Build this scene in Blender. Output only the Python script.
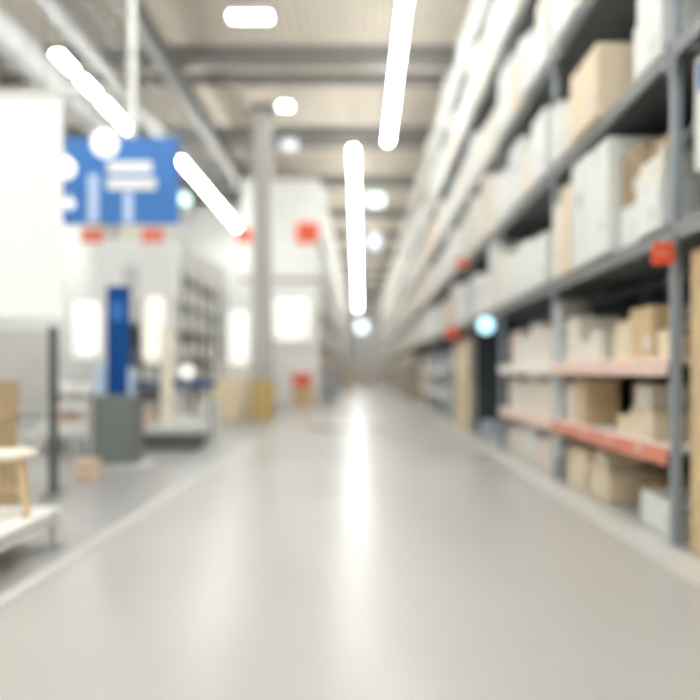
import bpy, math, random
from mathutils import Vector, Matrix

# ------------------------------------------------------------------ clear
for o in list(bpy.data.objects):
    bpy.data.objects.remove(o)
S = bpy.context.scene
COL = S.collection
RND = random.Random(7)

# ------------------------------------------------------------------ camera
EYE = 1.30
cam_d = bpy.data.cameras.new('camera')
cam_d.sensor_width = 36.0
cam_d.lens = 36.0                      # 700 px focal length on a 700 px frame
cam_d.shift_x = -10.0 / 700.0
cam_d.shift_y = 22.0 / 700.0
cam_d.clip_end = 300
cam_d.dof.use_dof = True               # the photograph is focused far too near
cam_d.dof.focus_distance = 2.2
cam_d.dof.aperture_fstop = 0.68
cam_d.dof.aperture_blades = 0
cam = bpy.data.objects.new('camera', cam_d)
cam.location = (0, 0, EYE)
cam.rotation_euler = (math.pi / 2, 0, 0)
COL.objects.link(cam)
S.camera = cam

# ------------------------------------------------------------------ world, exposure
W = bpy.data.worlds.new('world')
W.use_nodes = True
W.node_tree.nodes['Background'].inputs[0].default_value = (0.8, 0.9, 1.0, 1)
W.node_tree.nodes['Background'].inputs[1].default_value = 0.25
S.world = W
S.view_settings.view_transform = 'Standard'
S.view_settings.look = 'None'
S.view_settings.gamma = 1.0
S.view_settings.use_curve_mapping = False
S.view_settings.exposure = 0.2
STRIP = 40.0        # emission of the aisle strip lights
HALL_Z = 8.6        # hanging height of the aisle strip lights
DISP_Z = 7.5        # hanging height of the strip lights over the displays

# ------------------------------------------------------------------ materials
M = {}
def mat(name, col, rough=0.6, var=0.06, scale=6.0, bump=0.0, metal=0.0, emit=None, es=0.0, spec=0.5, stretch=(1, 1, 1)):
    m = bpy.data.materials.new(name)
    m.use_nodes = True
    nt = m.node_tree
    b = nt.nodes['Principled BSDF']
    b.inputs['Roughness'].default_value = rough
    b.inputs['Metallic'].default_value = metal
    b.inputs['Specular IOR Level'].default_value = spec
    tc = nt.nodes.new('ShaderNodeTexCoord')
    mp = nt.nodes.new('ShaderNodeMapping')
    mp.inputs['Scale'].default_value = stretch
    nt.links.new(tc.outputs['Object'], mp.inputs[0])
    nz = nt.nodes.new('ShaderNodeTexNoise')
    nz.inputs['Scale'].default_value = scale
    nz.inputs['Detail'].default_value = 4
    nt.links.new(mp.outputs[0], nz.inputs['Vector'])
    rp = nt.nodes.new('ShaderNodeValToRGB')
    a = [max(0, c * (1 - var)) for c in col]
    z = [min(1, c * (1 + var)) for c in col]
    rp.color_ramp.elements[0].position = 0.3
    rp.color_ramp.elements[1].position = 0.7
    rp.color_ramp.elements[0].color = (*a, 1)
    rp.color_ramp.elements[1].color = (*z, 1)
    nt.links.new(nz.outputs['Fac'], rp.inputs[0])
    nt.links.new(rp.outputs[0], b.inputs['Base Color'])
    if bump:
        bp = nt.nodes.new('ShaderNodeBump')
        bp.inputs['Strength'].default_value = bump
        bp.inputs['Distance'].default_value = 0.02
        nt.links.new(nz.outputs['Fac'], bp.inputs['Height'])
        nt.links.new(bp.outputs[0], b.inputs['Normal'])
    if emit:
        b.inputs['Emission Color'].default_value = (*emit, 1)
        b.inputs['Emission Strength'].default_value = es
    M[name] = m
    return m

cc = mat('concrete', (0.41, 0.395, 0.375), 0.28, 0.07, 0.7, 0.0, spec=0.36)
_nt = cc.node_tree                      # polished slab: cloudy stains and uneven polish
_n2 = _nt.nodes.new('ShaderNodeTexNoise'); _n2.inputs['Scale'].default_value = 0.35; _n2.inputs['Detail'].default_value = 1
_mr = _nt.nodes.new('ShaderNodeMapRange'); _mr.inputs['From Min'].default_value = 0.0; _mr.inputs['From Max'].default_value = 1.0
_mr.inputs['To Min'].default_value = 0.22; _mr.inputs['To Max'].default_value = 0.38
for _n in _nt.nodes:
    if _n.type == 'VALTORGB': _n.color_ramp.elements[0].position = 0.1; _n.color_ramp.elements[1].position = 0.9
    if _n.type == 'TEX_NOISE': _n.inputs['Detail'].default_value = 1
_tc = [n for n in _nt.nodes if n.type == 'TEX_COORD'][0]
_nt.links.new(_tc.outputs['Object'], _n2.inputs['Vector'])
_nt.links.new(_n2.outputs['Fac'], _mr.inputs['Value'])
_nt.links.new(_mr.outputs[0], _nt.nodes['Principled BSDF'].inputs['Roughness'])
mat('ceiling', (0.78, 0.71, 0.62), 0.8, 0.05, 2)
mat('wall', (0.78, 0.77, 0.74), 0.8, 0.04, 2)
mat('roof_steel', (0.27, 0.265, 0.255), 0.5, 0.1, 3)
mat('duct', (0.62, 0.62, 0.61), 0.45, 0.05, 3)
mat('floor_paint', (0.49, 0.48, 0.455), 0.45, 0.08, 8)
mat('carpet_grey', (0.32, 0.315, 0.31), 0.35, 0.08, 3, 0.05)
mat('rack_blue', (0.24, 0.27, 0.30), 0.45, 0.08, 5)
mat('rack_grey', (0.20, 0.205, 0.215), 0.45, 0.12, 5)
mat('deck', (0.14, 0.145, 0.15), 0.7, 0.1, 4)
mat('shade_sheet', (0.035, 0.045, 0.05), 0.8, 0.1, 3)  # near-black colour standing in for the shade inside the racks
mat('galv', (0.5, 0.51, 0.52), 0.4, 0.06, 8, metal=0.3)
mat('card_tan', (0.60, 0.44, 0.26), 0.75, 0.07, 5, 0.05)
mat('card_light', (0.74, 0.62, 0.45), 0.75, 0.06, 5, 0.05)
mat('card_brown', (0.30, 0.21, 0.12), 0.75, 0.08, 5, 0.05)
mat('card_white', (0.73, 0.735, 0.715), 0.6, 0.03, 5, 0.03)
mat('card_cream', (0.75, 0.70, 0.61), 0.65, 0.04, 5, 0.03)
mat('card_pink', (0.76, 0.66, 0.60), 0.65, 0.04, 5, 0.03)
mat('tape', (0.50, 0.38, 0.22), 0.3, 0.04, 10)
mat('tape_clear', (0.72, 0.70, 0.64), 0.25, 0.03, 10)
mat('print_grey', (0.45, 0.45, 0.45), 0.6, 0.1, 20)
mat('label_white', (0.62, 0.60, 0.56), 0.5, 0.02, 10)
mat('label_board', (0.62, 0.65, 0.68), 0.5, 0.04, 6)
mat('tote_blue', (0.44, 0.49, 0.54), 0.45, 0.06, 6)
mat('rail_orange', (0.66, 0.23, 0.15), 0.5, 0.05, 6)
mat('rail_pink', (0.80, 0.58, 0.50), 0.5, 0.05, 6)
mat('rail_white', (0.86, 0.80, 0.75), 0.5, 0.04, 6)
mat('sign_red', (0.80, 0.09, 0.03), 0.5, 0.04, 8)
mat('tag_red', (0.66, 0.17, 0.11), 0.5, 0.04, 8)
mat('sign_white', (0.87, 0.87, 0.85), 0.5, 0.02, 8)
mat('panel_white', (0.84, 0.84, 0.82), 0.6, 0.03, 4)
mat('sign_blue', (0.03, 0.165, 0.50), 0.45, 0.05, 3)
mat('totem_blue', (0.002, 0.06, 0.25), 0.6, 0.06, 4, spec=0.2)
mat('pale_blue', (0.52, 0.64, 0.86), 0.4, 0.05, 6)
mat('post_white', (0.80, 0.80, 0.78), 0.5, 0.03, 6)
mat('post_dark', (0.14, 0.15, 0.15), 0.5, 0.06, 6)
mat('base_grey', (0.17, 0.185, 0.18), 0.55, 0.08, 5)
mat('column', (0.50, 0.49, 0.47), 0.7, 0.05, 3)
mat('wood_light', (0.72, 0.53, 0.31), 0.5, 0.12, 5, 0.03, stretch=(6, 6, 1))
mat('wood_pale', (0.86, 0.79, 0.66), 0.45, 0.05, 5, 0.02, stretch=(1, 6, 1))
mat('white_lacquer', (0.86, 0.86, 0.84), 0.35, 0.02, 5)
mat('peach', (0.82, 0.60, 0.46), 0.6, 0.06, 6)
mat('cream_roll', (0.86, 0.78, 0.64), 0.8, 0.05, 12, 0.1)
mat('yellow_pale', (0.90, 0.78, 0.54), 0.7, 0.05, 5)
mat('carton_ochre', (0.56, 0.40, 0.16), 0.7, 0.06, 5)
mat('cloth_dark', (0.12, 0.12, 0.13), 0.8, 0.1, 8)
mat('lamp_housing', (0.75, 0.76, 0.77), 0.4, 0.03, 6)
mat('cable', (0.25, 0.25, 0.26), 0.5, 0.05, 6)
def emat(n, c, s):
    return mat(n, (0.8, 0.8, 0.8), 0.5, 0.01, 4, emit=c, es=s)
emat('strip_glow', (0.97, 1.0, 0.975), STRIP)
emat('strip_soft', (0.97, 1.0, 0.975), 44)
emat('strip_fill', (0.97, 1.0, 0.975), 40)  # glow of the unseen rows added as fill
emat('bay_glow', (0.93, 0.97, 1.0), 26)
emat('bay_glow_dim', (0.72, 0.76, 1.0), 0.9)
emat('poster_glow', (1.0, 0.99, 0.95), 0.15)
emat('lantern_glow', (1.0, 0.98, 0.92), 0.6)
emat('lantern_warm', (1.0, 0.90, 0.72), 0.45)
emat('globe_glow', (1.0, 0.99, 0.95), 0.9)
emat('globe_soft', (1.0, 0.96, 0.86), .7)
emat('lightbox_warm', (1.0, 0.94, 0.82), .6)
emat('exit_glow', (0.55, 1.0, 0.86), 1.7)
emat('cyan_glow', (0.35, 0.85, 1.0), 1.5)
emat('blue_white_glow', (0.66, 0.85, 1.0), 2.0)

# ------------------------------------------------------------------ mesh helpers
class MB:
    """Collects shapes; build() links them as ONE mesh object."""
    def __init__(s):
        s.v = []; s.f = []; s.mi = []; s.sm = []
    def add(s, vs, fs, mi=0, smooth=False):
        o = len(s.v)
        s.v += [tuple(p) for p in vs]
        for f in fs:
            s.f.append([i + o for i in f]); s.mi.append(mi); s.sm.append(smooth)
    def box(s, x0, x1, y0, y1, z0, z1, mi=0):
        s.add([(x0,y0,z0),(x1,y0,z0),(x1,y1,z0),(x0,y1,z0),(x0,y0,z1),(x1,y0,z1),(x1,y1,z1),(x0,y1,z1)],
              [(3,2,1,0),(4,5,6,7),(0,1,5,4),(1,2,6,5),(2,3,7,6),(3,0,4,7)], mi)
        return s
    def cham(s, x0, x1, y0, y1, z0, z1, b, mi=0):
        """box with chamfered edges: 24 vertices"""
        c = [((x0+x1)/2), ((y0+y1)/2), ((z0+z1)/2)]
        h = [(x1-x0)/2, (y1-y0)/2, (z1-z0)/2]
        b = min(b, 0.45*min(h))
        vs = []; idx = {}
        for sx in (-1, 1):
            for sy in (-1, 1):
                for sz in (-1, 1):
                    for ax in range(3):
                        p = [sx*(h[0]-b), sy*(h[1]-b), sz*(h[2]-b)]
                        p[ax] += (sx, sy, sz)[ax]*b
                        idx[(sx, sy, sz, ax)] = len(vs)
                        vs.append((c[0]+p[0], c[1]+p[1], c[2]+p[2]))
        fs = []
        def orient(face):
            pts = [Vector(vs[i]) - Vector(c) for i in face]
            n = (pts[1]-pts[0]).cross(pts[2]-pts[0])
            return face if n.dot(sum(pts, Vector())) > 0 else face[::-1]
        for ax in range(3):
            a1, a2 = [a for a in range(3) if a != ax]
            for sg in (-1, 1):
                q = []
                for u, w in ((-1,-1),(1,-1),(1,1),(-1,1)):
                    k = [0,0,0]; k[ax] = sg; k[a1] = u; k[a2] = w
                    q.append(idx[(*k, ax)])
                fs.append(orient(q))
            for u in (-1, 1):
                for w in (-1, 1):
                    q = []
                    for sg, A in ((-1,a1),(1,a1),(1,a2),(-1,a2)):
                        k = [0,0,0]; k[ax] = sg; k[a1] = u; k[a2] = w
                        q.append(idx[(*k, A)])
                    fs.append(orient(q))
        for sx in (-1, 1):
            for sy in (-1, 1):
                for sz in (-1, 1):
                    fs.append(orient([idx[(sx,sy,sz,a)] for a in range(3)]))
        s.add(vs, fs, mi)
        return s
    def bar(s, p, q, w, d=None, mi=0):
        """rectangular bar from p to q"""
        d = d or w
        p = Vector(p); q = Vector(q); t = (q-p).normalized()
        up = Vector((0,0,1)) if abs(t.z) < 0.95 else Vector((0,1,0))
        a = t.cross(up).normalized(); b = a.cross(t).normalized()
        vs = []
        for e in (p, q):
            for i, j in ((-1,-1),(1,-1),(1,1),(-1,1)):
                vs.append(e + a*(i*w/2) + b*(j*d/2))
        s.add(vs, [(3,2,1,0),(4,5,6,7),(0,1,5,4),(1,2,6,5),(2,3,7,6),(3,0,4,7)], mi)
        return s
    def tube(s, p, q, r, r2=None, n=14, mi=0, caps=True):
        r2 = r if r2 is None else r2
        p = Vector(p); q = Vector(q); t = (q-p).normalized()
        up = Vector((0,0,1)) if abs(t.z) < 0.95 else Vector((0,1,0))
        a = t.cross(up).normalized(); b = a.cross(t).normalized()
        vs = []
        for e, rr in ((p, r), (q, r2)):
            for i in range(n):
                an = 2*math.pi*i/n
                vs.append(e + a*math.cos(an)*rr + b*math.sin(an)*rr)
        s.add(vs, [(i, (i+1) % n, n+(i+1) % n, n+i) for i in range(n)], mi, True)
        if caps:
            s.add(vs[:n], [tuple(range(n))[::-1]], mi)
            s.add(vs[n:], [tuple(range(n))], mi)
        return s
    def lathe(s, prof, c=(0,0,0), n=24, mi=0, smooth=True):
        vs = []
        for r, z in prof:
            for i in range(n):
                an = 2*math.pi*i/n
                vs.append((c[0]+r*math.cos(an), c[1]+r*math.sin(an), c[2]+z))
        fs = []
        for k in range(len(prof)-1):
            for i in range(n):
                j = (i+1) % n
                fs.append((k*n+i, k*n+j, (k+1)*n+j, (k+1)*n+i))
        s.add(vs, fs, mi, smooth)
        return s
    def mesh(s, name, mats):
        me = bpy.data.meshes.new(name)
        me.from_pydata(s.v, [], s.f)
        for m in (mats if isinstance(mats, (list, tuple)) else [mats]):
            me.materials.append(M[m])
        me.polygons.foreach_set('material_index', s.mi)
        me.polygons.foreach_set('use_smooth', s.sm)
        me.update()
        return me
    def build(s, name, mats, parent=None):
        return put(name, s.mesh(name, mats), parent)

def put(name, me, parent=None, loc=None):
    o = bpy.data.objects.new(name, me)
    COL.objects.link(o)
    if parent: o.parent = parent
    if loc: o.location = loc
    return o
def tag(o, label, cat, group=None, kind=None):
    o['label'] = label; o['category'] = cat
    if group: o['group'] = group
    if kind: o['kind'] = kind
    return o
def thing(name, label, cat, loc=(0,0,0), group=None, rz=0):
    o = bpy.data.objects.new(name, None)
    o.empty_display_size = 0.1
    COL.objects.link(o)
    o.location = loc; o.rotation_euler = (0,0,rz)
    return tag(o, label, cat, group)
def struct(name, mb, mats):
    o = mb.build(name, mats); o['kind'] = 'structure'; return o
def copy_tree(o, loc, label=None, group=None, parent=None):
    c = o.copy(); COL.objects.link(c); c.parent = parent
    if loc is not None: c.location = loc
    if label: c['label'] = label
    if group: c['group'] = group
    for ch in list(o.children): copy_tree(ch, None, parent=c)
    return c
def box1(x0, x1, y0, y1, z0, z1, b=0.006): return MB().cham(x0, x1, y0, y1, z0, z1, b)

# ------------------------------------------------------------------ the hall
Y0, Y1 = -7.0, 84.0
XL, XR = -11.0, 3.75
CEIL = 10.6
struct('floor', MB().box(XL, XR, Y0, Y1, -0.2, 0), 'concrete')
struct('wall_left', MB().box(XL-.2, XL, Y0, Y1, 0, CEIL), 'wall')
struct('wall_right', MB().box(XR, XR+.2, Y0, Y1, 0, CEIL), 'wall')
struct('wall_far', MB().box(XL, XR, Y1, Y1+.2, 0, CEIL), 'wall')
struct('wall_back', MB().box(XL, XR, Y0-.2, Y0, 0, CEIL), 'wall')
# ribbed steel deck ceiling
cm = MB(); x = XL; pts = []
while x < XR:
    for dx, dz in ((0,0),(0.10,0),(0.13,0.07),(0.22,0.07),(0.25,0)):
        if x+dx <= XR: pts.append((x+dx, CEIL+dz))
    x += 0.25
pts.append((XR, CEIL))
vs = [(px, yy, pz) for yy in (Y0, Y1) for px, pz in pts]; n = len(pts)
cm.add(vs, [(i, n+i, n+i+1, i+1) for i in range(n-1)])
cm.box(XL, XR, Y0, Y1, CEIL+.1, CEIL+.25)
struct('ceiling', cm, 'ceiling')
struct('wall_partition', MB().box(XL, -4.62, 31.3, 31.5, 0, 8.8), 'wall')
# roof beams across and along the hall (I sections)
def ibeam(a, b, h, w, t=0.03):
    mb = MB(); a = Vector(a); b = Vector(b); U = Vector((0,0,1))
    mb.bar(a+U*(h/2-t/2), b+U*(h/2-t/2), w, t)
    mb.bar(a-U*(h/2-t/2), b-U*(h/2-t/2), w, t)
    mb.bar(a, b, t, h-2*t)
    return mb
k = 0
for yy in (12.3, 18.3, 24.3, 30.3, 36.3, 42.3, 48.3, 54.3, 60.3, 66.3, 72.3, 78.3):
    k += 1
    struct('trim_%d' % k, ibeam((XL, yy, 9.55), (XR, yy, 9.55), 0.5, 0.26), 'roof_steel')
for yy in (15.3, 21.3, 27.3):
    k += 1
    struct('trim_%d' % k, ibeam((XL, yy, 10.2), (XR, yy, 10.2), 0.3, 0.2), 'roof_steel')
for xx, h in ((-4.85, 0.55), (2.9, 0.4)):
    k += 1
    struct('trim_%d' % k, ibeam((xx, Y0, 9.02), (xx, Y1, 9.02), h, 0.3), 'roof_steel')
# aisle marking lines
k += 1
struct('trim_%d' % k, MB().box(-2.10, -1.97, 1.0, 26.5, 0, 0.004), 'floor_paint')
k += 1
struct('trim_%d' % k, MB().box(2.04, 2.28, 1.0, 60, 0, 0.004), 'floor_paint')
# greyer display floor left of the line
k += 1
struct('trim_%d' % k, MB().box(XL, -2.10, 1.0, 26.5, 0, 0.003), 'carpet_grey')

# ------------------------------------------------------------------ strip lights
def strip_seg(x, y, ln, label, group, z=HALL_Z, glow='strip_glow'):
    t = thing('strip_light', label, 'light', (x, y, z), group)
    MB().cham(-.05, .05, 0.01, ln-.01, .03, .09, .01).build('housing', 'lamp_housing', t)
    MB().cham(-.09, .09, 0.03, ln-.03, -.03, .03, .015).build('diffuser', glow, t)
    for yy in (0.15, ln-.15):
        MB().tube((0, yy, .09), (0, yy, CEIL-z), .006, n=6).build('hanging_wire', 'cable', t)
    return t
def strip_row(x, ys, ln, label, group, **kw):
    for y in ys: strip_seg(x, y, ln, label, group, **kw)
strip_row(0.885, [-5.2+1.84*i for i in range(15)], 1.75, 'white strip light in the bright line nearest the tall rack', 'strip lights over the rack side of the aisle')
strip_row(-0.22, [22.8+1.95*i for i in range(4)], 1.86, 'white strip light in the long line along the middle of the aisle', 'strip lights over the middle of the aisle')
strip_row(-0.22, [31.0+3.6*i for i in range(14)], 3.5, 'white strip light in the long line along the middle of the aisle', 'strip lights over the middle of the aisle')
strip_row(-5.9, [13.6+1.2*i for i in range(4)], .86, 'slanting strip light above the blue hanging sign', 'strip lights above the blue sign', z=DISP_Z, glow='strip_soft')
strip_row(-5.25, [20.4+2.05*i for i in range(5)], 2.0, 'white strip light over the shelving behind the blue sign', 'strip lights over the left shelving', z=DISP_Z, glow='strip_soft')
strip_row(-5.9, [-4.0+2.6*i for i in range(5)], 2.4, 'unseen fill strip light added over the display area behind the white poster', 'added fill lights over the display area', z=DISP_Z, glow='strip_fill')  # added row out of frame, there only to light the displays
strip_row(-2.6, [-5.0+2.6*i for i in range(6)], 2.4, 'unseen fill strip light added above the aisle edge before the stool', 'added fill lights above the aisle edge', glow='strip_fill')  # added row above the frame, fill light for floor and near rack
strip_row(-8.5, [22.0+2.2*i for i in range(3)], 2.0, 'hidden fill strip light added over the back of the display area', 'added fill lights over the back displays', z=7.3, glow='strip_soft')  # added row hidden by poster and blue sign, brightens the left background

# high bay lamps
def bay_lamp(x, y, z, w, d, glow, label):
    t = thing('bay_light', label, 'light', (x, y, z), 'bay lights under the roof')
    MB().cham(-w/2-.05, w/2+.05, -d/2-.05, d/2+.05, .02, .14, .02).build('housing', 'lamp_housing', t)
    MB().cham(-w/2, w/2, -d/2, d/2, -.02, .03, .01).build('diffuser', glow, t)
    MB().tube((0,0,.14), (0,0,CEIL-z), .02, n=8).build('suspension_rod', 'cable', t)
bay_lamp(-2.38, 15.2, 9.0, 0.85, 0.30, 'bay_glow', 'wide rectangular bay light under the tan ceiling')
bay_lamp(-2.17, 20.3, 9.0, 0.30, 0.30, 'bay_glow', 'small bright bay light beside the grey column')
bay_lamp(-2.40, 23.8, 9.0, 0.45, 0.7, 'bay_glow_dim', 'dim bluish bay light above the white end panel')

# ducts and cable tray under the left roof
def pipe(name, x, z, r, label, m='duct'):
    t = thing(name, label, 'duct', (x, Y0+.1, z))
    MB().tube((0,0,0), (0, 50, 0), r, n=20).build('tube', m, t)
    for i in range(12):
        y = 2.0+4*i
        MB().tube((0,y,0), (0,y+.08,0), r*1.06, n=20).build('flange', 'galv', t)
        MB().tube((0,y+.04,r), (0,y+.04,CEIL-z), .012, n=6).build('hanger_rod', 'cable', t)
pipe('air_duct', -7.6, 8.5, 0.42, 'thick grey air duct running under the roof')
pipe('thin_air_duct', -6.4, 8.9, 0.22, 'thin grey pipe running beside the thick air duct')
t = thing('cable_tray', 'long grey cable tray running beside the dark roof beam', 'cable tray', (-5.55, Y0+.1, 8.7))
for sx in (-.2, .2): MB().box(sx-.01, sx+.01, 0, 50, 0, .12).build('side_rail', 'galv', t)
rung = MB().box(-.19, .19, 0, .05, .01, .04).mesh('rung', 'galv')
for i in range(60): put('rung', rung, t, (0, .4+.83*i, 0))

# ------------------------------------------------------------------ cartons
def carton(x0, x1, y0, y1, z0, z1, m, label, group, kind='carton', rz=0):
    """closed carton: body with two top flaps, tape or straps, a paper label on the aisle side"""
    cx, cy = (x0+x1)/2, (y0+y1)/2
    w, d, h = x1-x0, y1-y0, z1-z0
    nm = {'carton': 'cardboard_box', 'flatpack': 'flat_pack_box', 'tote': 'plastic_tote'}[kind]
    t = thing(nm, label, 'box', (cx, cy, z0), group, rz)
    a, b = w/2, d/2
    if kind == 'tote':
        mb = MB().cham(-a*.93, a*.93, -b*.93, b*.93, 0, h*.9, .02)
        mb.build('body', m, t)
        MB().cham(-a, a, -b, b, h*.86, h, .012).build('lid', m, t)
        MB().cham(-a*.97, -a*.91, -b*.3, b*.3, h*.55, h*.68, .01).build('handle', 'rack_grey', t)
        return t
    mb = MB().cham(-a, a, -b, b, 0, h-.008, .008)
    g = .004
    mb.box(-a+.004, a-.004, -b+.004, -g, h-.0085, h); mb.box(-a+.004, a-.004, g, b-.004, h-.0085, h)
    mb.build('body', m, t)
    tm = 'tape_clear' if m in ('card_white', 'card_cream', 'card_pink') else 'tape'
    tw = .03
    if kind == 'carton':
        tp = MB().box(-a-.001, a+.001, -tw, tw, h, h+.0015)
        tp.box(-a-.0015, -a, -tw, tw, h*.8, h+.0015); tp.box(a, a+.0015, -tw, tw, h*.8, h+.0015)
        tp.build('tape', tm, t)
        MB().box(-a-.002, -a, -b*.75, -b*.75+min(.16, d*.3), h*.2, h*.2+min(.11, h*.35)).build('label', 'label_white', t)
    else:
        for yy in (-b*.55, b*.55):
            st = MB().box(-a-.002, -a, yy-.012, yy+.012, 0, h); st.box(-a-.002, a+.002, yy-.012, yy+.012, h, h+.002)
            st.build('strap', 'print_grey', t)
        MB().box(-a-.002, -a, -min(.12, b*.3), min(.12, b*.3), h*.55, h*.55+min(.14, h*.3)).build('label', 'print_grey', t)
    return t

# ------------------------------------------------------------------ the tall rack on the right of the aisle
RX0, RX1 = 2.33, 3.45
BAY = 3.2
KB = BAY/2.75
UP = [5.23 - BAY + BAY*i for i in range(10)]        # upright positions, 1.93 ... 30.73
LEV = [2.40, 3.75, 5.12, 6.60, 8.0]                 # beam tops
RACK_H = 8.6
rack = thing('pallet_rack', 'tall blue-grey pallet rack beside the orange price sign', 'rack', (RX0, UP[0], 0))
PW = 0.08
def R_(mb, name, m, p=rack): return mb.build(name, m, p)
post_mb = MB()
post_mb.box(0, .02, -PW/2, PW/2, .01, RACK_H); post_mb.box(.02, .06, -PW/2, -PW/2+.015, .01, RACK_H); post_mb.box(.02, .06, PW/2-.015, PW/2, .01, RACK_H)
post_me = post_mb.mesh('post', 'rack_blue')
foot_me = MB().cham(-.03, .12, -.08, .08, 0, .012, .004).mesh('foot_plate', 'galv')
DX = RX1-RX0
br_me = MB().bar((.05, 0, 0), (DX-.05, 0, 0), .03, .04).mesh('brace', 'rack_blue')
bd_me = MB().bar((.05, 0, 0), (DX-.05, 0, 1.25), .03, .04).mesh('brace', 'rack_blue')
beam_mb = MB().cham(0, .05, PW/2, BAY-PW/2, -.13, 0, .008)
beam_mb.box(-.004, .03, PW/2, PW/2+.05, -.2, .03); beam_mb.box(-.004, .03, BAY-PW/2-.05, BAY-PW/2, -.2, .03)
beam_me = beam_mb.mesh('beam', 'rack_grey')
deck_me = MB().box(.05, DX-.05, PW/2+.01, BAY-PW/2-.01, -.035, -.002).mesh('deck', 'deck')
shade_me = MB().box(DX+.005, DX+.02, 0, BAY, 0.02, RACK_H).mesh('shade_sheet', 'shade_sheet')  # added dark sheet in place of the shade behind the goods
for i, y in enumerate(UP):
    yy = y-UP[0]
    for px, sgn in ((0, 1), (DX, -1)):
        p = put('post', post_me, rack, (px, yy, 0)); p.scale.x = sgn
        put('foot_plate', foot_me, p)
    for j in range(6):
        z = .25+1.35*j
        put('brace', br_me, rack, (0, yy, z)); put('brace', bd_me, rack, (0, yy, z+.05))
for b in range(9):
    yy = UP[b]-UP[0]
    for z in LEV:
        put('beam', beam_me, rack, (-.012, yy, z)); put('beam', beam_me, rack, (DX-.04, yy, z))
        put('deck', deck_me, rack, (0, yy, z))
    put('shade_sheet', shade_me, rack, (0, yy, 0))
MB().box(.12, DX-.12, UP[4]-UP[0]-.02, UP[4]-UP[0]-.008, .02, 2.26).build('side_shade_sheet', 'shade_sheet', rack)  # added dark sheet hiding the carton side so the opening reads as shaded
MB().cham(-.002, .10, UP[2]-UP[0]-.056, UP[2]-UP[0]-.044, .25, 2.1, .003).build('label_board', 'label_board', rack)
# picking shelves with coloured price rails
SHELF = [0.72, 1.40]
sh_me = MB().cham(.0, DX-.05, PW/2+.005, BAY-PW/2-.005, -.04, 0, .006).mesh('shelf', 'rail_white')
def rail(m, h): return MB().cham(-.03, -.012, PW/2+.0, BAY-PW/2, -h, .01, .006).mesh('price_rail', m)
tagm = MB().box(-.034, -.0305, -.04, .04, -.075, -.015).mesh('price_tag', 'label_white')
RAILS = {1: ('rail_orange', 'rail_pink'), 2: ('rail_pink', 'rail_white'), 5: ('rail_white', 'rail_white'), 6: ('rail_white', 'rail_white'), 7: ('rail_pink', 'rail_white')}
for b, (lo, hi) in RAILS.items():
    for z, m in zip(SHELF, (lo, hi)):
        s = put('shelf', sh_me, rack, (0, UP[b]-UP[0], z))
        put('price_rail', rail(m, .13), s)
        for q in range(4): put('price_tag', tagm, s, (0, .55+.7*q, 0))

LW = ['on floor', 'on lower price shelf', 'on upper price shelf', 'on first beam level', 'on second beam level', 'on third beam level', 'on fourth beam level', 'on top beam level']
ORD = ['rack bay before the orange sign', 'rack bay behind the orange sign', 'second rack bay behind orange sign', 'rack bay over the dark opening', 'rack bay of tall tan cartons', 'first bay past tall tan cartons', 'second bay past tall tan cartons', 'third bay past tall tan cartons', 'last bay before the far rack']
KN = {'card_tan': 'tan cardboard carton', 'card_light': 'light tan cardboard carton', 'card_brown': 'dark brown cardboard carton', 'card_white': 'white carton', 'card_cream': 'cream carton', 'card_pink': 'pinkish white carton', 'tote_blue': 'blue-grey plastic tote'}
def goods(bay, lev, z0, items, kind='carton'):
    """items: (offset along bay, length, height, depth setback, material[, kind[, lift]])"""
    made = {}
    for it in items:
        off, ln, h, sb, m = it[:5]
        off, ln = off*KB, ln*KB
        kd = it[5] if len(it) > 5 else kind
        zz = z0 + (it[6] if len(it) > 6 else 0)
        y0 = UP[bay]+off
        dep = min(.85, max(.35, ln*1.1)) if kd != 'flatpack' else .9
        x0 = RX0+.06+sb
        if lev >= 3: x0 -= .16                  # loads overhang the beams a little
        nm = ('strapped ' if kd == 'flatpack' else '') + KN[m]
        lab = '%s %s, %s' % (nm, LW[lev], ORD[bay])
        o = carton(x0, min(x0+dep, RX1-.12), y0, y0+ln, zz+.001, zz+h, m, lab, 'boxes %s of the right rack' % LW[lev], kd)
        made.setdefault(lab, []).append((h, o))
    for lab, ls in made.items():                # look-alikes of one level told apart by height where it differs
        ls.sort(key=lambda a: a[0])
        hs = [a[0] for a in ls]
        if len(ls) in (2, 3) and all(b-a > .03 for a, b in zip(hs, hs[1:])):
            words = {2: ('lower', 'taller'), 3: ('lowest', 'medium-height', 'tallest')}[len(ls)]
            for w_, (h, o) in zip(words, ls): o['label'] = w_+' '+lab
        elif len(ls) == 2 and abs(ls[0][1].location.z-ls[1][1].location.z) > .1:
            for w_, (h, o) in zip(('bottom', 'upper'), sorted(ls, key=lambda a: a[1].location.z)): o['label'] = w_+' '+lab
        elif 2 <= len(ls) <= 4 and lev < 5:     # else by their order from the bay's own uprights
            for w_, (h, o) in zip(('first', 'second', 'third', 'fourth'), sorted(ls, key=lambda a: (round(a[1].location.y, 2), a[1].location.z))): o['label'] = w_+' '+lab
T, L, B, Wh, C, P, TB = 'card_tan', 'card_light', 'card_brown', 'card_white', 'card_cream', 'card_pink', 'tote_blue'
# bay 0: only its far end is in view
goods(0, 0, 0.0, [(1.85, .80, 1.10, .02, T), (1.85, .80, 1.08, .02, T, 'carton', 1.101)])
goods(0, 3, LEV[0], [(1.95, .68, .34, .28, B)])
bl = carton(2.43, 3.2, UP[0]+2.2, UP[0]+3.06, LEV[0]+.345, LEV[0]+1.17, Wh, 'white carton with blue label beside the first grey upright', None)
MB().box(-.39, -.386, -.1, .36, .56, .76).build('blue_label', 'sign_blue', bl)
goods(0, 4, LEV[1], [(1.8, .8, .9, .25, Wh, 'flatpack')])
goods(0, 5, LEV[2], [(1.8, .8, 1.0, .25, Wh)])
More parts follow.
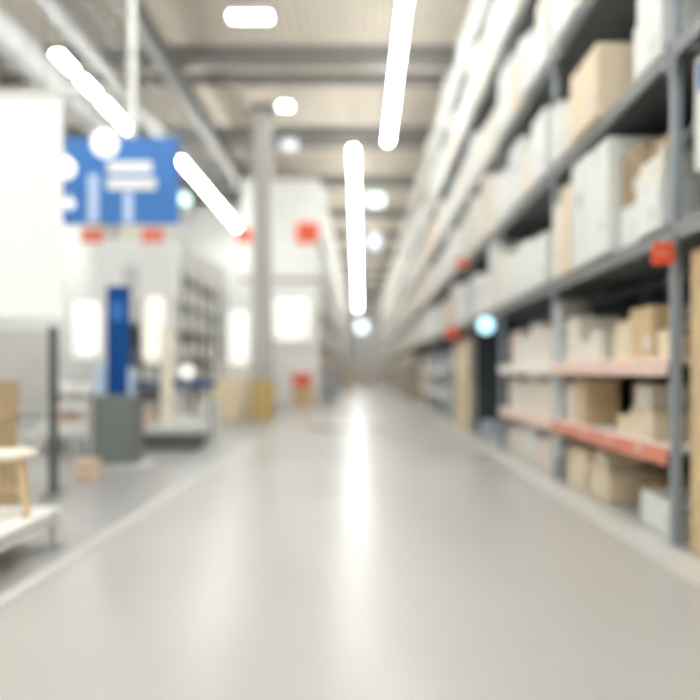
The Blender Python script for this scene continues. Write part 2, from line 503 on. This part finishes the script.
# bay 1: between the orange sign and the middle upright
goods(1, 0, 0.0, [(.12, .62, .28, .05, Wh), (.85, .50, .30, .35, B), (1.45, .48, .32, .06, L), (1.55, .30, .16, .08, L, 'carton', .325), (2.02, .55, .44, .05, L)])
goods(1, 1, SHELF[0], [(.55, .40, .26, .06, L), (.62, .28, .20, .08, C, 'carton', .265), (1.00, .28, .18, .08, L), (.06, .40, .36, .55, B), (1.42, .46, .48, .50, B), (2.05, .30, .50, .05, T), (2.38, .26, .44, .05, C)])
goods(1, 2, SHELF[1], [(.06, .40, .24, .06, L), (.52, .42, .46, .05, T), (.97, .34, .38, .07, L), (1.62, .26, .34, .05, C), (1.92, .28, .24, .05, P), (2.24, .38, .52, .05, C)])
goods(1, 3, LEV[0], [(.10, .38, .40, .05, Wh), (.50, .38, .34, .10, Wh), (.12, .36, .18, .08, C, 'carton', .405), (.50, .40, .48, .12, B, 'carton', .345), (.12, .34, .15, .14, B, 'carton', .59), (1.00, .50, 1.05, .03, Wh), (1.53, .45, 1.10, .05, Wh, 'flatpack'), (2.02, .30, .95, .04, L), (2.36, .30, .85, .06, C)])
goods(1, 4, LEV[1], [(.13, .46, .44, .08, Wh), (.13, .44, .5, .10, Wh, 'carton', .445), (1.25, .72, .70, .03, L), (2.02, .24, .50, .06, C), (2.30, .33, .62, .04, Wh)])
# bay 2
goods(2, 0, 0.0, [(.10, .50, .48, .05, C), (.66, .44, .40, .05, P), (1.16, .44, .55, .05, Wh), (1.66, .46, .46, .05, C), (2.18, .48, .40, .05, P)])
goods(2, 1, SHELF[0], [(.10, .46, .50, .05, P), (.60, .42, .46, .05, C), (1.08, .44, .56, .05, P), (1.58, .44, .44, .05, C), (2.08, .52, .50, .05, P)])
goods(2, 2, SHELF[1], [(.10, .30, .78, .05, C), (.46, .44, .46, .05, P), (.96, .40, .56, .05, C), (1.42, .46, .40, .05, Wh), (1.95, .50, .52, .05, P)])
goods(2, 3, LEV[0], [(.12, .72, .62, .03, Wh), (.90, .60, .70, .04, Wh), (1.56, .55, .60, .04, Wh), (2.16, .50, .82, .05, C)])
goods(2, 4, LEV[1], [(.12, .55, .80, .03, Wh), (.72, .50, .62, .04, C), (1.30, .60, .90, .04, Wh, 'flatpack'), (1.98, .66, .72, .05, Wh)])
# bay 3: the dark opening, full only above
goods(3, 0, 0.0, [(2.05, .55, .30, .1, TB, 'tote')])
for b in (1, 2):
    for lv in (5, 6):
        goods(b, lv, LEV[lv-3], [(.12, .50, .52, .04, Wh), (.12, .48, .40, .07, C, 'carton', .525), (.68, .55, 1.02 if b == 1 else .7, .02, Wh, 'flatpack'), (1.30, .40, .62, .05, L if lv == 5 else C), (1.32, .36, .34, .09, Wh, 'carton', .625), (1.78, .84, .95, .03, Wh, 'flatpack')])
# bay 4: tall tan cartons
goods(4, 0, 0.0, [(.12, .8, 1.05, .03, L), (.12, .8, .95, .03, T, 'carton', 1.051), (.97, .8, 1.05, .03, T), (.97, .8, 1.0, .03, L, 'carton', 1.051), (1.82, .8, 1.05, .03, L), (1.82, .8, .9, .03, L, 'carton', 1.051)])
r = RND
for b in range(3, 9):
    for lv, z in zip((3, 4, 5, 6), LEV):
        y = .12; its = []
        while y < 2.2:
            ln = r.choice((.40, .5, .62)) if lv < 5 and b < 6 else r.choice((.62, .78, .84))
            if y+ln > 2.63: ln = 2.63-y
            if ln < .3: break
            its.append((y, ln, r.uniform(.62, 1.12), r.uniform(.02, .08), r.choice((Wh, Wh, Wh, C, C, L, P)), r.choice(('flatpack', 'carton'))))
            y += ln+.05
        goods(b, lv, z, its)
for b in range(0, 9):
    goods(b, 7, LEV[4], [(.15, 1.15, r.uniform(.8, 1.15), .04, Wh, 'flatpack'), (1.42, 1.15, r.uniform(.7, 1.15), .05, r.choice((Wh, C)), 'flatpack')])
for b in (5, 6):
    for z, lv in ((0, 0), (SHELF[0], 1), (SHELF[1], 2)):
        goods(b, lv, z+.001, [(.12+.64*q, .56, r.uniform(.40, .5), .06, TB, 'tote') for q in range(4)])
for b in (7,):
    for z, lv in ((0, 0), (SHELF[0], 1), (SHELF[1], 2)):
        goods(b, lv, z+.001, [(.12+.64*q, .58, r.uniform(.35, .52), .06, r.choice((L, P, C, T)), 'carton') for q in range(4)])
goods(8, 0, 0, [(.12, 1.2, 1.2, .05, L), (1.4, 1.2, 1.3, .05, T)])

# signs on the right rack
def price_board(x, y, z, w, h, label, m='sign_red'):
    t = thing('price_sign', label, 'sign', (x, y, z))
    MB().cham(-w/2, w/2, -.012, .012, -h, 0, .004).build('board', m, t)
    MB().box(-w*.3, w*.3, -.0135, -.012, -h*.62, -h*.38).build('print', 'rail_orange', t)
    MB().bar((-.0, 0, 0), (0, 0, .06), .02, .02).build('clip', 'galv', t)
    MB().bar((0, 0, .05), (RX0-x-.03, 0, .05), .02, .02).build('arm', 'galv', t)
price_board(RX0-.105, 5.14, 2.25, .16, .16, 'square orange-red price sign hanging from the first grey beam')
price_board(RX0-.20, 16.2, 2.32, .30, .26, 'small orange sign hanging above the tall tan cartons')
price_board(RX0-.18, 14.72, 3.69, .24, .2, 'tiny orange sign on the second beam above the tall cartons')
t = thing('round_sign', 'round glowing pale cyan sign at the dark rack opening', 'sign', (RX0-.12, 12.3, 2.12))
MB().tube((0,-.03,0), (0,.03,0), .15, n=28).build('rim', 'galv', t)
MB().tube((0,-.036,0), (0,-.03,0), .14, n=28).build('face', 'cyan_glow', t)
MB().bar((0,0,.14), (0,0,.2), .02).build('bracket', 'galv', t)
MB().bar((0,0,.2), (.10,0,.2), .02).build('arm', 'galv', t)

# ------------------------------------------------------------------ far racking, too far to tell the pieces apart
def far_rack(name, label, xf, xb, ya, yb, seed, side, end_from):
    """side -1: aisle face at low x; everything joined in large parts"""
    rr = random.Random(seed)
    t = thing(name, label, 'rack')
    up = MB(); bm = MB(); y = ya
    x0, x1 = min(xf, xb), max(xf, xb)
    while y <= yb+.01:
        for x in (x0, x1-.09): up.box(x, x+.09, y-.05, y+.05, 0, RACK_H)
        y += BAY
    y = ya
    g = MB()
    zs = [.02, .72, 1.4]+LEV
    while y < yb-.1:
        for z in zs[1:]:
            bm.box(x0-.01, x0+.05, y+.05, y+BAY-.05, z-.13, z); bm.box(x1-.05, x1+.01, y+.05, y+BAY-.05, z-.13, z)
            bm.box(x0+.05, x1-.05, y+.05, y+BAY-.05, z-.04, z-.002)
        for li, z in enumerate(zs):
            gap = (zs[li+1]-z-.14) if li+1 < len(zs) else 1.3
            yy = y+.1
            while yy < y+BAY-.5:
                ln = rr.uniform(.5, 1.2)
                ln = min(ln, y+BAY-.08-yy)
                pal = [0, 0, 0, 1, 1, 4] if li > 2 else [1, 2, 3, 4, 5, 1]
                g.cham(x0-.06 if side < 0 else x0+.1, x1-.1 if side < 0 else x1+.06, yy, yy+ln, z+.001, z+gap*rr.uniform(.55, .92), .01, rr.choice(pal))
                yy += ln+.05
        y += BAY
    a = up.build('uprights', 'rack_blue', t); a['kind'] = 'stuff'
    a = bm.build('beams', 'rack_grey', t); a['kind'] = 'stuff'
    gd = g.build('far_cartons', ['card_white', 'card_cream', 'card_light', 'card_tan', 'card_pink', 'tote_blue'])
    return t, gd
t, gd = far_rack('far_pallet_rack', 'far pallet rack continuing the tall rack to the end of the aisle', 2.33, 3.45, UP[-1]+.14, UP[-1]+.14+BAY*15, 3, -1, 0)
MB().box(3.47, 3.49, UP[-1]+.1, UP[-1]+.1+BAY*15, 0, RACK_H).build('shade_sheet', 'shade_sheet', t)  # same dark stand-in for shade behind the far goods
tag(gd, 'countless small cartons crowding the far rack past the totes', 'boxes', None, 'stuff')
LY = 27.2
t, gd = far_rack('left_pallet_rack', 'white ended pallet rack beyond the grey column', -1.55, -2.9, LY+.15, LY+.15+BAY*16, 5, 1, 0)
tag(gd, 'countless small cartons in the rack with the white end panel', 'boxes', None, 'stuff')
MB().box(-2.95, -2.92, LY+.1, LY+.1+BAY*16, 0, RACK_H).build('shade_sheet', 'shade_sheet', t)  # dark sheet in place of shade at the back of this rack
# end cladding: separate white panels with joints
for r_ in range(4):
    for c_ in range(2):
        xa = -4.55+1.5*c_; za = .02+2.2*r_
        MB().cham(xa, xa+1.485, LY, LY+.05, za, za+2.185, .01).build('end_panel', 'panel_white', t)
for xx in (-4.5, -3.05, -1.62): MB().box(xx, xx+.06, LY+.055, LY+.11, 0, 8.8).build('end_post', 'rack_blue', t)
t = thing('orange_sign', 'square orange sign high on the white end panel', 'sign', (-2.04, LY-.066, 6.7))
MB().cham(-.42, .42, -.02, .02, -.4, .4, .01).build('board', 'sign_red', t)
MB().box(-.2, .2, -.024, -.02, -.06, .06).build('print', 'rail_orange', t)
MB().bar((0, .02, 0), (0, .058, 0), .1, .1).build('mount', 'galv', t)
MB().cham(-4.6, -1.5, LY-.006, LY-.001, 4.8, 4.95, .01).build('ledge', 'card_brown', bpy.data.objects['left_pallet_rack'])
t = thing('orange_sign', 'small orange sign at the outer edge of the white end panel', 'sign', (-4.5, LY-.066, 6.6))
MB().cham(-.26, .26, -.02, .02, -.3, .3, .01).build('board', 'sign_red', t)
MB().bar((0, .02, 0), (0, .058, 0), .1, .1).build('mount', 'galv', t)
t = thing('lightbox', 'glowing cream lightbox on the white end panel', 'lightbox', (-2.65, LY-.13, 2.5))
MB().cham(-.72, .72, -.02, .13, -.05, 1.65, .02).build('frame', 'sign_white', t)
MB().box(-.66, .66, -.026, -.02, .02, 1.58).build('screen', 'lightbox_warm', t)

# ------------------------------------------------------------------ column
t = thing('column', 'grey square column rising to the roof between boxes and end panel', 'column', (-2.95, 21.2, 0))
MB().cham(-.27, .27, -.27, .27, 0, 9.28, .03).build('shaft', 'column', t)
MB().cham(-.36, .36, -.36, .36, 0, .35, .03).build('plinth', 'column', t)
MB().cham(-.4, .4, -.4, .4, 9.1, 9.29, .02).build('head_plate', 'roof_steel', t)

# hanging signs over the aisle
def hang_sign(name, x, y, z, w, h, glow, label):
    t = thing(name, label, 'sign', (x, y, z))
    MB().cham(-w/2-.03, w/2+.03, -.05, .05, -h/2-.03, h/2+.03, .01).build('case', 'lamp_housing', t)
    MB().box(-w/2, w/2, -.056, -.05, -h/2, h/2).build('face', glow, t)
    for s in (-1, 1): MB().tube((s*w*.12, 0, h/2+.03), (s*w*.12, 0, CEIL-z), .012, n=6).build('hanging_rod', 'cable', t)
hang_sign('exit_sign', .66, 29.0, 8.42, .62, .5, 'exit_glow', 'pale green lit sign hanging beside the middle strip lights')
hang_sign('hanging_sign', .80, 38.0, 8.4, .6, .8, 'bay_glow_dim', 'dim lilac sign hanging farther than the pale green one')
hang_sign('hanging_sign', .14, 62.0, 5.3, .95, .85, 'blue_white_glow', 'pale blue lit sign at the far end of the strip lights')

# ------------------------------------------------------------------ left: white poster
t = thing('hanging_poster', 'large glowing white poster hanging from a thin rail', 'poster', (-3.2, 6.0, 1.76))
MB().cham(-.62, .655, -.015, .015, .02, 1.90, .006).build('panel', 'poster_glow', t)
MB().box(-.5, -.02, -.0165, -.015, 1.55, 1.75).build('print', 'yellow_pale', t)
MB().cham(-.7, .80, -.03, .03, 1.90, 1.94, .008).build('top_rail', 'post_white', t)
MB().cham(-.62, .655, -.02, .02, 0, .02, .004).build('bottom_rail', 'post_white', t)
for xx in (-.5, .5): MB().tube((xx, 0, 1.94), (xx, 0, CEIL-1.76), .006, n=6).build('hanging_wire', 'cable', t)

# ------------------------------------------------------------------ left: blue sign
t = thing('blue_hanging_sign', 'large blue rectangular sign hanging above the displays', 'sign', (-3.76, 11.0, 3.62))
MB().cham(-.92, .92, -.03, .03, 0, 1.36, .01).build('board', 'sign_blue', t)
pr = MB()
pr.box(-.20, .56, -.036, -.031, .54, .72)
pr.box(-.20, .50, -.036, -.031, .80, .98)
pr.build('print', 'sign_white', t)
MB().box(-.5, -.34, -.036, -.031, .02, .78).build('print', 'pale_blue', t)
MB().box(.06, .2, -.036, -.031, .02, .50).build('print', 'pale_blue', t)
MB().tube((.16, .06, 0.1), (.16, .06, CEIL-3.62), .06, n=14).build('hanging_pole', 'post_white', t)
MB().bar((-.9, .05, 1.3), (.9, .05, 1.3), .04).build('top_bar', 'galv', t)
for xx, lab in ((-4.2, 'red price tag'), (-3.25, 'red price tag')):
    t = thing('red_price_tag', 'red price tag hanging below the blue sign', 'price tag', (xx, 10.98, 3.60), 'red tags under the blue sign')
    MB().cham(-.17, .17, -.01, .01, -.27, -.05, .004).build('card', 'tag_red', t)
    MB().bar((0, 0, -.06), (0, 0, .0), .015).build('clip', 'galv', t)
# globe pendants in front of and beside the sign
def pendant(x, y, z, r, glow, label):
    t = thing('globe_pendant', label, 'pendant lamp', (x, y, z))
    prof = [(max(.001, r*math.sin(math.pi*i/14)), -r*math.cos(math.pi*i/14)) for i in range(15)]
    MB().lathe(prof).build('globe', glow, t)
    MB().tube((0,0,r*.97), (0,0,r+.06), .03, n=12).build('lamp_holder', 'post_white', t)
    MB().tube((0,0,r+.06), (0,0,CEIL-z), .005, n=6).build('cord', 'cable', t)
pendant(-3.72, 10.2, 4.62, .19, 'globe_glow', 'glowing white globe pendant in front of the blue sign')
pendant(-3.80, 9.0, 3.92, .14, 'globe_glow', 'glowing globe pendant half behind the white poster edge')
pendant(-4.36, 10.5, 3.82, .08, 'globe_soft', 'small soft globe pendant at the lower corner of the blue sign')
pendant(-4.05, 16.2, 5.3, .13, 'exit_glow', 'small greenish globe pendant beside the blue sign')

# ------------------------------------------------------------------ left: white portal shelf behind the totem
t = thing('display_portal', 'white portal frame with grey header below the blue sign', 'display stand', (-4.3, 13.6, 0))
MB().cham(-.80, .80, -.05, .05, 2.75, 3.85, .02).build('header_panel', 'sign_white', t)
MB().cham(-.30, .02, -.06, -.051, 2.85, 3.35, .004).build('header_print', 'duct', t)
for s in (-1, 1): MB().cham(s*.62-.12, s*.62+.12, -.12, .12, 0, 2.74, .02).build('post', 'post_white', t)
for z in (.35, 1.0): MB().cham(-.5, .5, -.2, .2, z, z+.04, .01).build('shelf', 'post_white', t)
# tall lantern floor lamps
def floor_lamp(x, y, zb, zt, r, glow, label):
    t = thing('floor_lamp', label, 'lamp', (x, y, 0))
    MB().lathe([(.001, 0), (.17, 0), (.17, .02), (.02, .035), (.001, .035)]).build('base', 'post_white', t)
    MB().tube((0,0,.03), (0,0,zb+.05), .014, n=10).build('pole', 'galv', t)
    h = zt-zb
    MB().lathe([(.02, zb), (r*.9, zb+.01), (r, zb+h*.15), (r, zb+h*.85), (r*.9, zt-.01), (.02, zt)]).build('shade', glow, t)
floor_lamp(-4.92, 12.6, 1.55, 2.55, .23, 'lantern_glow', 'floor lamp with tall glowing white shade left of the blue totem')
floor_lamp(-3.72, 12.6, 1.45, 2.65, .19, 'lantern_warm', 'floor lamp with tall glowing cream shade right of the blue totem')
t = thing('light_totem', 'tall white glowing light column left of the grey column', 'lamp', (-3.5, 20.2, 0))
MB().cham(-.34, .34, -.16, .16, 0, 1.55, .02).build('pedestal', 'post_white', t)
MB().cham(-.28, .28, -.14, .14, 1.55, 3.05, .05).build('shade', 'lantern_glow', t)
MB().cham(-.3, .3, -.16, .16, 3.05, 3.1, .02).build('cap', 'post_white', t)

# ------------------------------------------------------------------ blue totem on a grey plinth
t = thing('information_totem', 'dark blue upright panel standing on a grey plinth', 'totem', (-3.38, 9.8, 0))
MB().cham(-.44, .44, -.32, .32, 0, .03, .01).build('foot_plate', 'duct', t)
MB().cham(-.29, .29, -.24, .24, .03, .98, .02).build('plinth', 'base_grey', t)
MB().cham(-.155, .155, -.05, .05, .98, 2.50, .01).build('panel', 'totem_blue', t)
MB().box(-.09, .09, -.056, -.05, 2.02, 2.28).build('print', 'sign_blue', t)
for sx, w, h, lab in ((-.21, .10, .42, 'pale blue leaflet holder left of the panel on the grey plinth'), (.215, .06, .40, 'narrow pale blue leaflet holder right of the panel on the grey plinth')):
    t = thing('leaflet_holder', 'wider pale blue leaflet holder on the grey plinth' if w > .08 else 'narrower pale blue leaflet holder on the grey plinth', 'leaflet holder', (-3.38+sx, 9.68, .981))
    hb = MB(); 
    hb.box(-w/2, w/2, -.04, .04, 0, .01); hb.box(-w/2, w/2, .035, .04, .01, h); hb.box(-w/2, w/2, -.04, -.035, .01, h*.5)
    hb.build('tray', 'pale_blue', t)
    MB().box(-w/2+.004, w/2-.004, -.033, .033, .011, h*.94).build('leaflets', 'pale_blue', t)

# ------------------------------------------------------------------ blue rail
t = thing('blue_barrier', 'long dark blue barrier rail behind the blue totem', 'barrier', (-5.4, 13.05, 0))
MB().cham(0, 2.72, -.03, .03, 1.02, 1.14, .01).build('rail', 'totem_blue', t)
for xx in (.1, 1.36, 2.62):
    MB().tube((xx, 0, .02), (xx, 0, 1.02), .025).build('post', 'post_dark', t)
    MB().lathe([(.001, 0), (.13, 0), (.12, .02), (.001, .022)], (xx, 0, 0)).build('foot', 'post_dark', t)

# ------------------------------------------------------------------ white promotional bin with goods
t = thing('display_bin', 'white slatted display bin on dark legs near the blue totem', 'bin', (-4.62, 11.3, 0))
for xx in (-.3, .3):
    for yy in (-.28, .28): MB().box(xx-.025, xx+.025, yy-.025, yy+.025, 0, .3).build('leg', 'post_dark', t)
MB().cham(-.33, .33, -.32, .32, .28, .33, .01).build('bottom', 'white_lacquer', t)
for yy in (-.33, .33):
    for q in (0, 2): MB().box(-.34, .34, yy-.012, yy+.012, .36+.17*q, .49+.17*q).build('slat', 'white_lacquer', t)
for xx in (-.34, .34):
    for q in range(4): MB().box(xx-.012, xx+.012, -.31, .31, .36+.17*q, .49+.17*q).build('slat', 'white_lacquer', t)
MB().cham(-.44, .44, -.42, .42, .98, 1.13, .015).build('lid', 'white_lacquer', t)
carton(-4.88, -4.64, 11.08, 11.4, .335, .86, 'peach', 'peach box inside the white slatted display bin, by its aisle-far end', None)
carton(-4.60, -4.34, 11.08, 11.4, .335, .90, 'card_pink', 'pinkish box inside the white slatted display bin', None)
# small peach box on the floor
carton(-3.43, -3.19, 8.4, 8.64, .003, .24, 'peach', 'small peach carton alone on the floor before the blue totem', None)

for q, (xx, yy, zz, h, m, lab) in enumerate((
        (-5.25, 11.9, .003, .42, 'card_white', 'white carton on the floor left of the slatted bin'),
        (-3.95, 11.1, .003, .50, 'card_cream', 'cream carton on the floor between slatted bin and totem'),
        (-5.20, 14.4, .003, .95, 'card_white', 'tall white carton standing behind the blue barrier'),
        (-3.55, 16.4, .003, .62, 'card_white', 'white carton on the floor before the pale yellow carton'))):
    carton(xx-.22, xx+.22, yy-.2, yy+.2, zz, zz+h, m, lab, None)
# ------------------------------------------------------------------ low display table
t = thing('low_display_table', 'low pale display table with dark plinth beside the totem', 'table', (-3.25, 12.0, 0))
MB().cham(-.60, .60, -.45, .45, .28, .40, .015).build('top', 'duct', t)
MB().cham(-.52, .52, -.37, .37, 0.003, .28, .01).build('plinth', 'cloth_dark', t)
carton(-3.78, -3.52, 11.62, 11.9, .402, .62, 'peach', 'peach carton on the low pale display table', None)
carton(-3.12, -2.82, 11.75, 12.05, .402, .56, 'card_white', 'low white carton on the low pale display table', None)
t = thing('rolled_rug', 'cream rolled rug standing upright on the low table', 'rug', (-3.27, 11.85, .402))
MB().tube((0,0,0), (0,0,1.62), .10, n=20).build('roll', 'cream_roll', t)
MB().tube((0,0,1.62), (0,0,1.63), .045, n=14).build('core', 'card_brown', t)
for z in (.4, 1.2): MB().tube((0,0,z), (0,0,z+.04), .104, n=20, caps=False).build('tie', 'label_white', t)
t = thing('globe_table_lamp', 'globe lamp on a thin stem by the low table', 'lamp', (-3.02, 12.25, .402))
MB().lathe([(.001,0),(.09,0),(.085,.02),(.012,.03),(.012,.80),(.001,.80)]).build('stem', 'post_white', t)
MB().lathe([(max(.001,.12*math.sin(math.pi*i/14)), .90-.12*math.cos(math.pi*i/14)) for i in range(15)]).build('globe', 'globe_soft', t)

# ------------------------------------------------------------------ left shelving
SX0, SX1 = -5.85, -5.15
SY = [16.6+1.30*i for i in range(9)]
sh = thing('display_shelving', 'long dark shelving along the left behind the displays', 'shelving', (SX1, SY[0], 0))
ZS = [.12, .95, 1.75, 2.55, 3.35, 4.15]
pst = MB().box(-.06, 0, -.03, .03, 0, 4.3).mesh('post', 'post_dark')
brd = MB().cham(-.70, 0, .03, 1.27, -.05, 0, .008).mesh('shelf_board', 'duct')
bk = MB().box(-.72, -.705, 0, 1.30, 0, 4.3).mesh('back_panel', 'post_dark')
for i, y in enumerate(SY):
    put('post', pst, sh, (0, y-SY[0], 0)); put('post', pst, sh, (-.64, y-SY[0], 0))
for i in range(8):
    put('back_panel', bk, sh, (0, SY[i]-SY[0], 0))
    for z in ZS: put('shelf_board', brd, sh, (0, SY[i]-SY[0], z))
rr = random.Random(11)
NTH = ['first', 'second', 'third', 'fourth', 'fifth', 'sixth', 'seventh', 'last']
zl = ['bottom', 'second', 'third', 'fourth', 'fifth', 'top']
for i in range(8):
    for li, z in enumerate(ZS):
        y = SY[i]+.08
        hmax = .70 if li < 5 else 1.6
        while y < SY[i]+.85:
            ln = rr.choice((.42, .6, .68))
            if rr.random() < .62 or li > 3:
                m = rr.choice((Wh, Wh, C) if li > 2 else (Wh, C, P, Wh))
                carton(SX0+.15, SX1-.03, y, min(y+ln, SY[i]+1.22), z+.001, z+hmax*rr.uniform(.5, .95), m, '%s on the %s board, %s left shelving section from blue barrier' % (KN[m], zl[li], NTH[i]), 'cartons on the left shelving')
            y += ln+.06

# ------------------------------------------------------------------ bulk boxes around the column
carton(-4.12, -3.22, 18.9, 19.7, .003, 1.12, 'yellow_pale', 'large pale yellow carton on the floor before the light column', None)
carton(-2.92, -2.33, 18.6, 19.2, 0, 1.10, 'carton_ochre', 'ochre brown carton standing before the grey column', None)
carton(-2.5, -1.75, 25.6, 26.3, 0, .78, 'card_tan', 'tan carton below the red tote at the white end panel', None)
carton(-2.5, -1.78, 25.65, 26.25, .782, 1.25, 'sign_red', 'red plastic tote on a tan carton at the white end panel', None, 'tote')
carton(-1.42, -.96, 29.6, 30.2, 0, .85, 'tote_blue', 'tall blue-grey tote on the floor beside the white ended rack', None, 'tote')
carton(-1.40, -.98, 29.65, 30.15, .851, 1.5, 'tote_blue', 'upper blue-grey tote stacked beside the white ended rack', None, 'tote')
carton(-3.9, -3.3, 24.6, 25.2, .003, 1.6, 'card_cream', 'tall cream carton behind the grey column', None)
carton(.35, .75, 52, 52.5, 0, 1.5, 'rail_pink', 'pink carton standing far down the aisle', None)
carton(-.9, -.4, 44, 44.5, 0, 1.3, 'card_light', 'light tan carton standing far down the aisle', None)

# ------------------------------------------------------------------ steel stand with panel
t = thing('panel_stand', 'dark steel stand holding a pale panel beside tan cartons', 'stand', (-3.24, 7.4, 0))
MB().cham(-.04, .04, -.04, .04, .01, 1.78, .006).build('post', 'post_dark', t)
MB().cham(-.98, -.90, -.04, .04, .01, 1.78, .006).build('post', 'post_dark', t)
MB().cham(-.90, -.04, -.02, .02, .95, 1.76, .006).build('panel', 'duct', t)
MB().cham(-.90, -.04, -.03, .03, .60, .66, .006).build('crossbar', 'post_white', t)
for xx in (0, -.94): MB().cham(xx-.05, xx+.05, -.25, .25, 0.003, .02, .004).build('foot', 'post_dark', t)
# tan cartons
carton(-3.9, -3.33, 6.3, 6.85, .003, .42, 'card_tan', 'lowest tan carton of the stack behind the wooden stool', None)
carton(-3.88, -3.34, 6.32, 6.84, .423, .83, 'card_tan', 'middle tan carton of the stack behind the wooden stool', None)
carton(-3.89, -3.33, 6.31, 6.85, .834, 1.22, 'card_tan', 'topmost tan carton of the stack behind the wooden stool', None)

# ------------------------------------------------------------------ white platform and stool
t = thing('display_platform', 'low white display platform at the aisle line', 'platform', (-2.24, 4.12, 0))
for q in range(4):
    MB().cham(-1.3, 0, -1.0+.535*q, -1.0+.535*q+.53, .24, .29, .008).build('top_board', 'white_lacquer', t)
for yy in (-.98, 1.10): MB().cham(-1.28, -.02, yy, yy+.03, .17, .24, .004).build('apron', 'white_lacquer', t)
for xx in (-.05, -1.29):
    MB().cham(xx, xx+.03, -.94, 1.09, .17, .24, .004).build('apron', 'white_lacquer', t)
    for yy in (-1.0, .02, 1.07): MB().cham(xx-.02, xx+.05, yy, yy+.07, .003, .24, .006).build('leg', 'white_lacquer', t)
t = thing('wooden_stool', 'round wooden stool with pale seat on the white platform', 'stool', (-2.47, 4.92, .296), rz=.4)
MB().lathe([(.001, .40), (.17, .40), (.185, .41), (.19, .43), (.185, .447), (.17, .452), (.001, .452)], n=32).build('seat', 'wood_pale', t)
for k_ in range(4):
    a = math.pi/4+k_*math.pi/2
    c, s = math.cos(a), math.sin(a)
    MB().tube((.17*c, .17*s, 0), (.11*c, .11*s, .40), .022, .030, n=12).build('leg', 'wood_light', t)
for sg in (1, -1):
    a = math.pi/4; 
    MB().tube((.145*math.cos(a), sg*.145*math.sin(a), .17), (-.145*math.cos(a), -sg*.145*math.sin(a), .17 if sg > 0 else .20), .010, n=8).build('stretcher', 'wood_light', t)
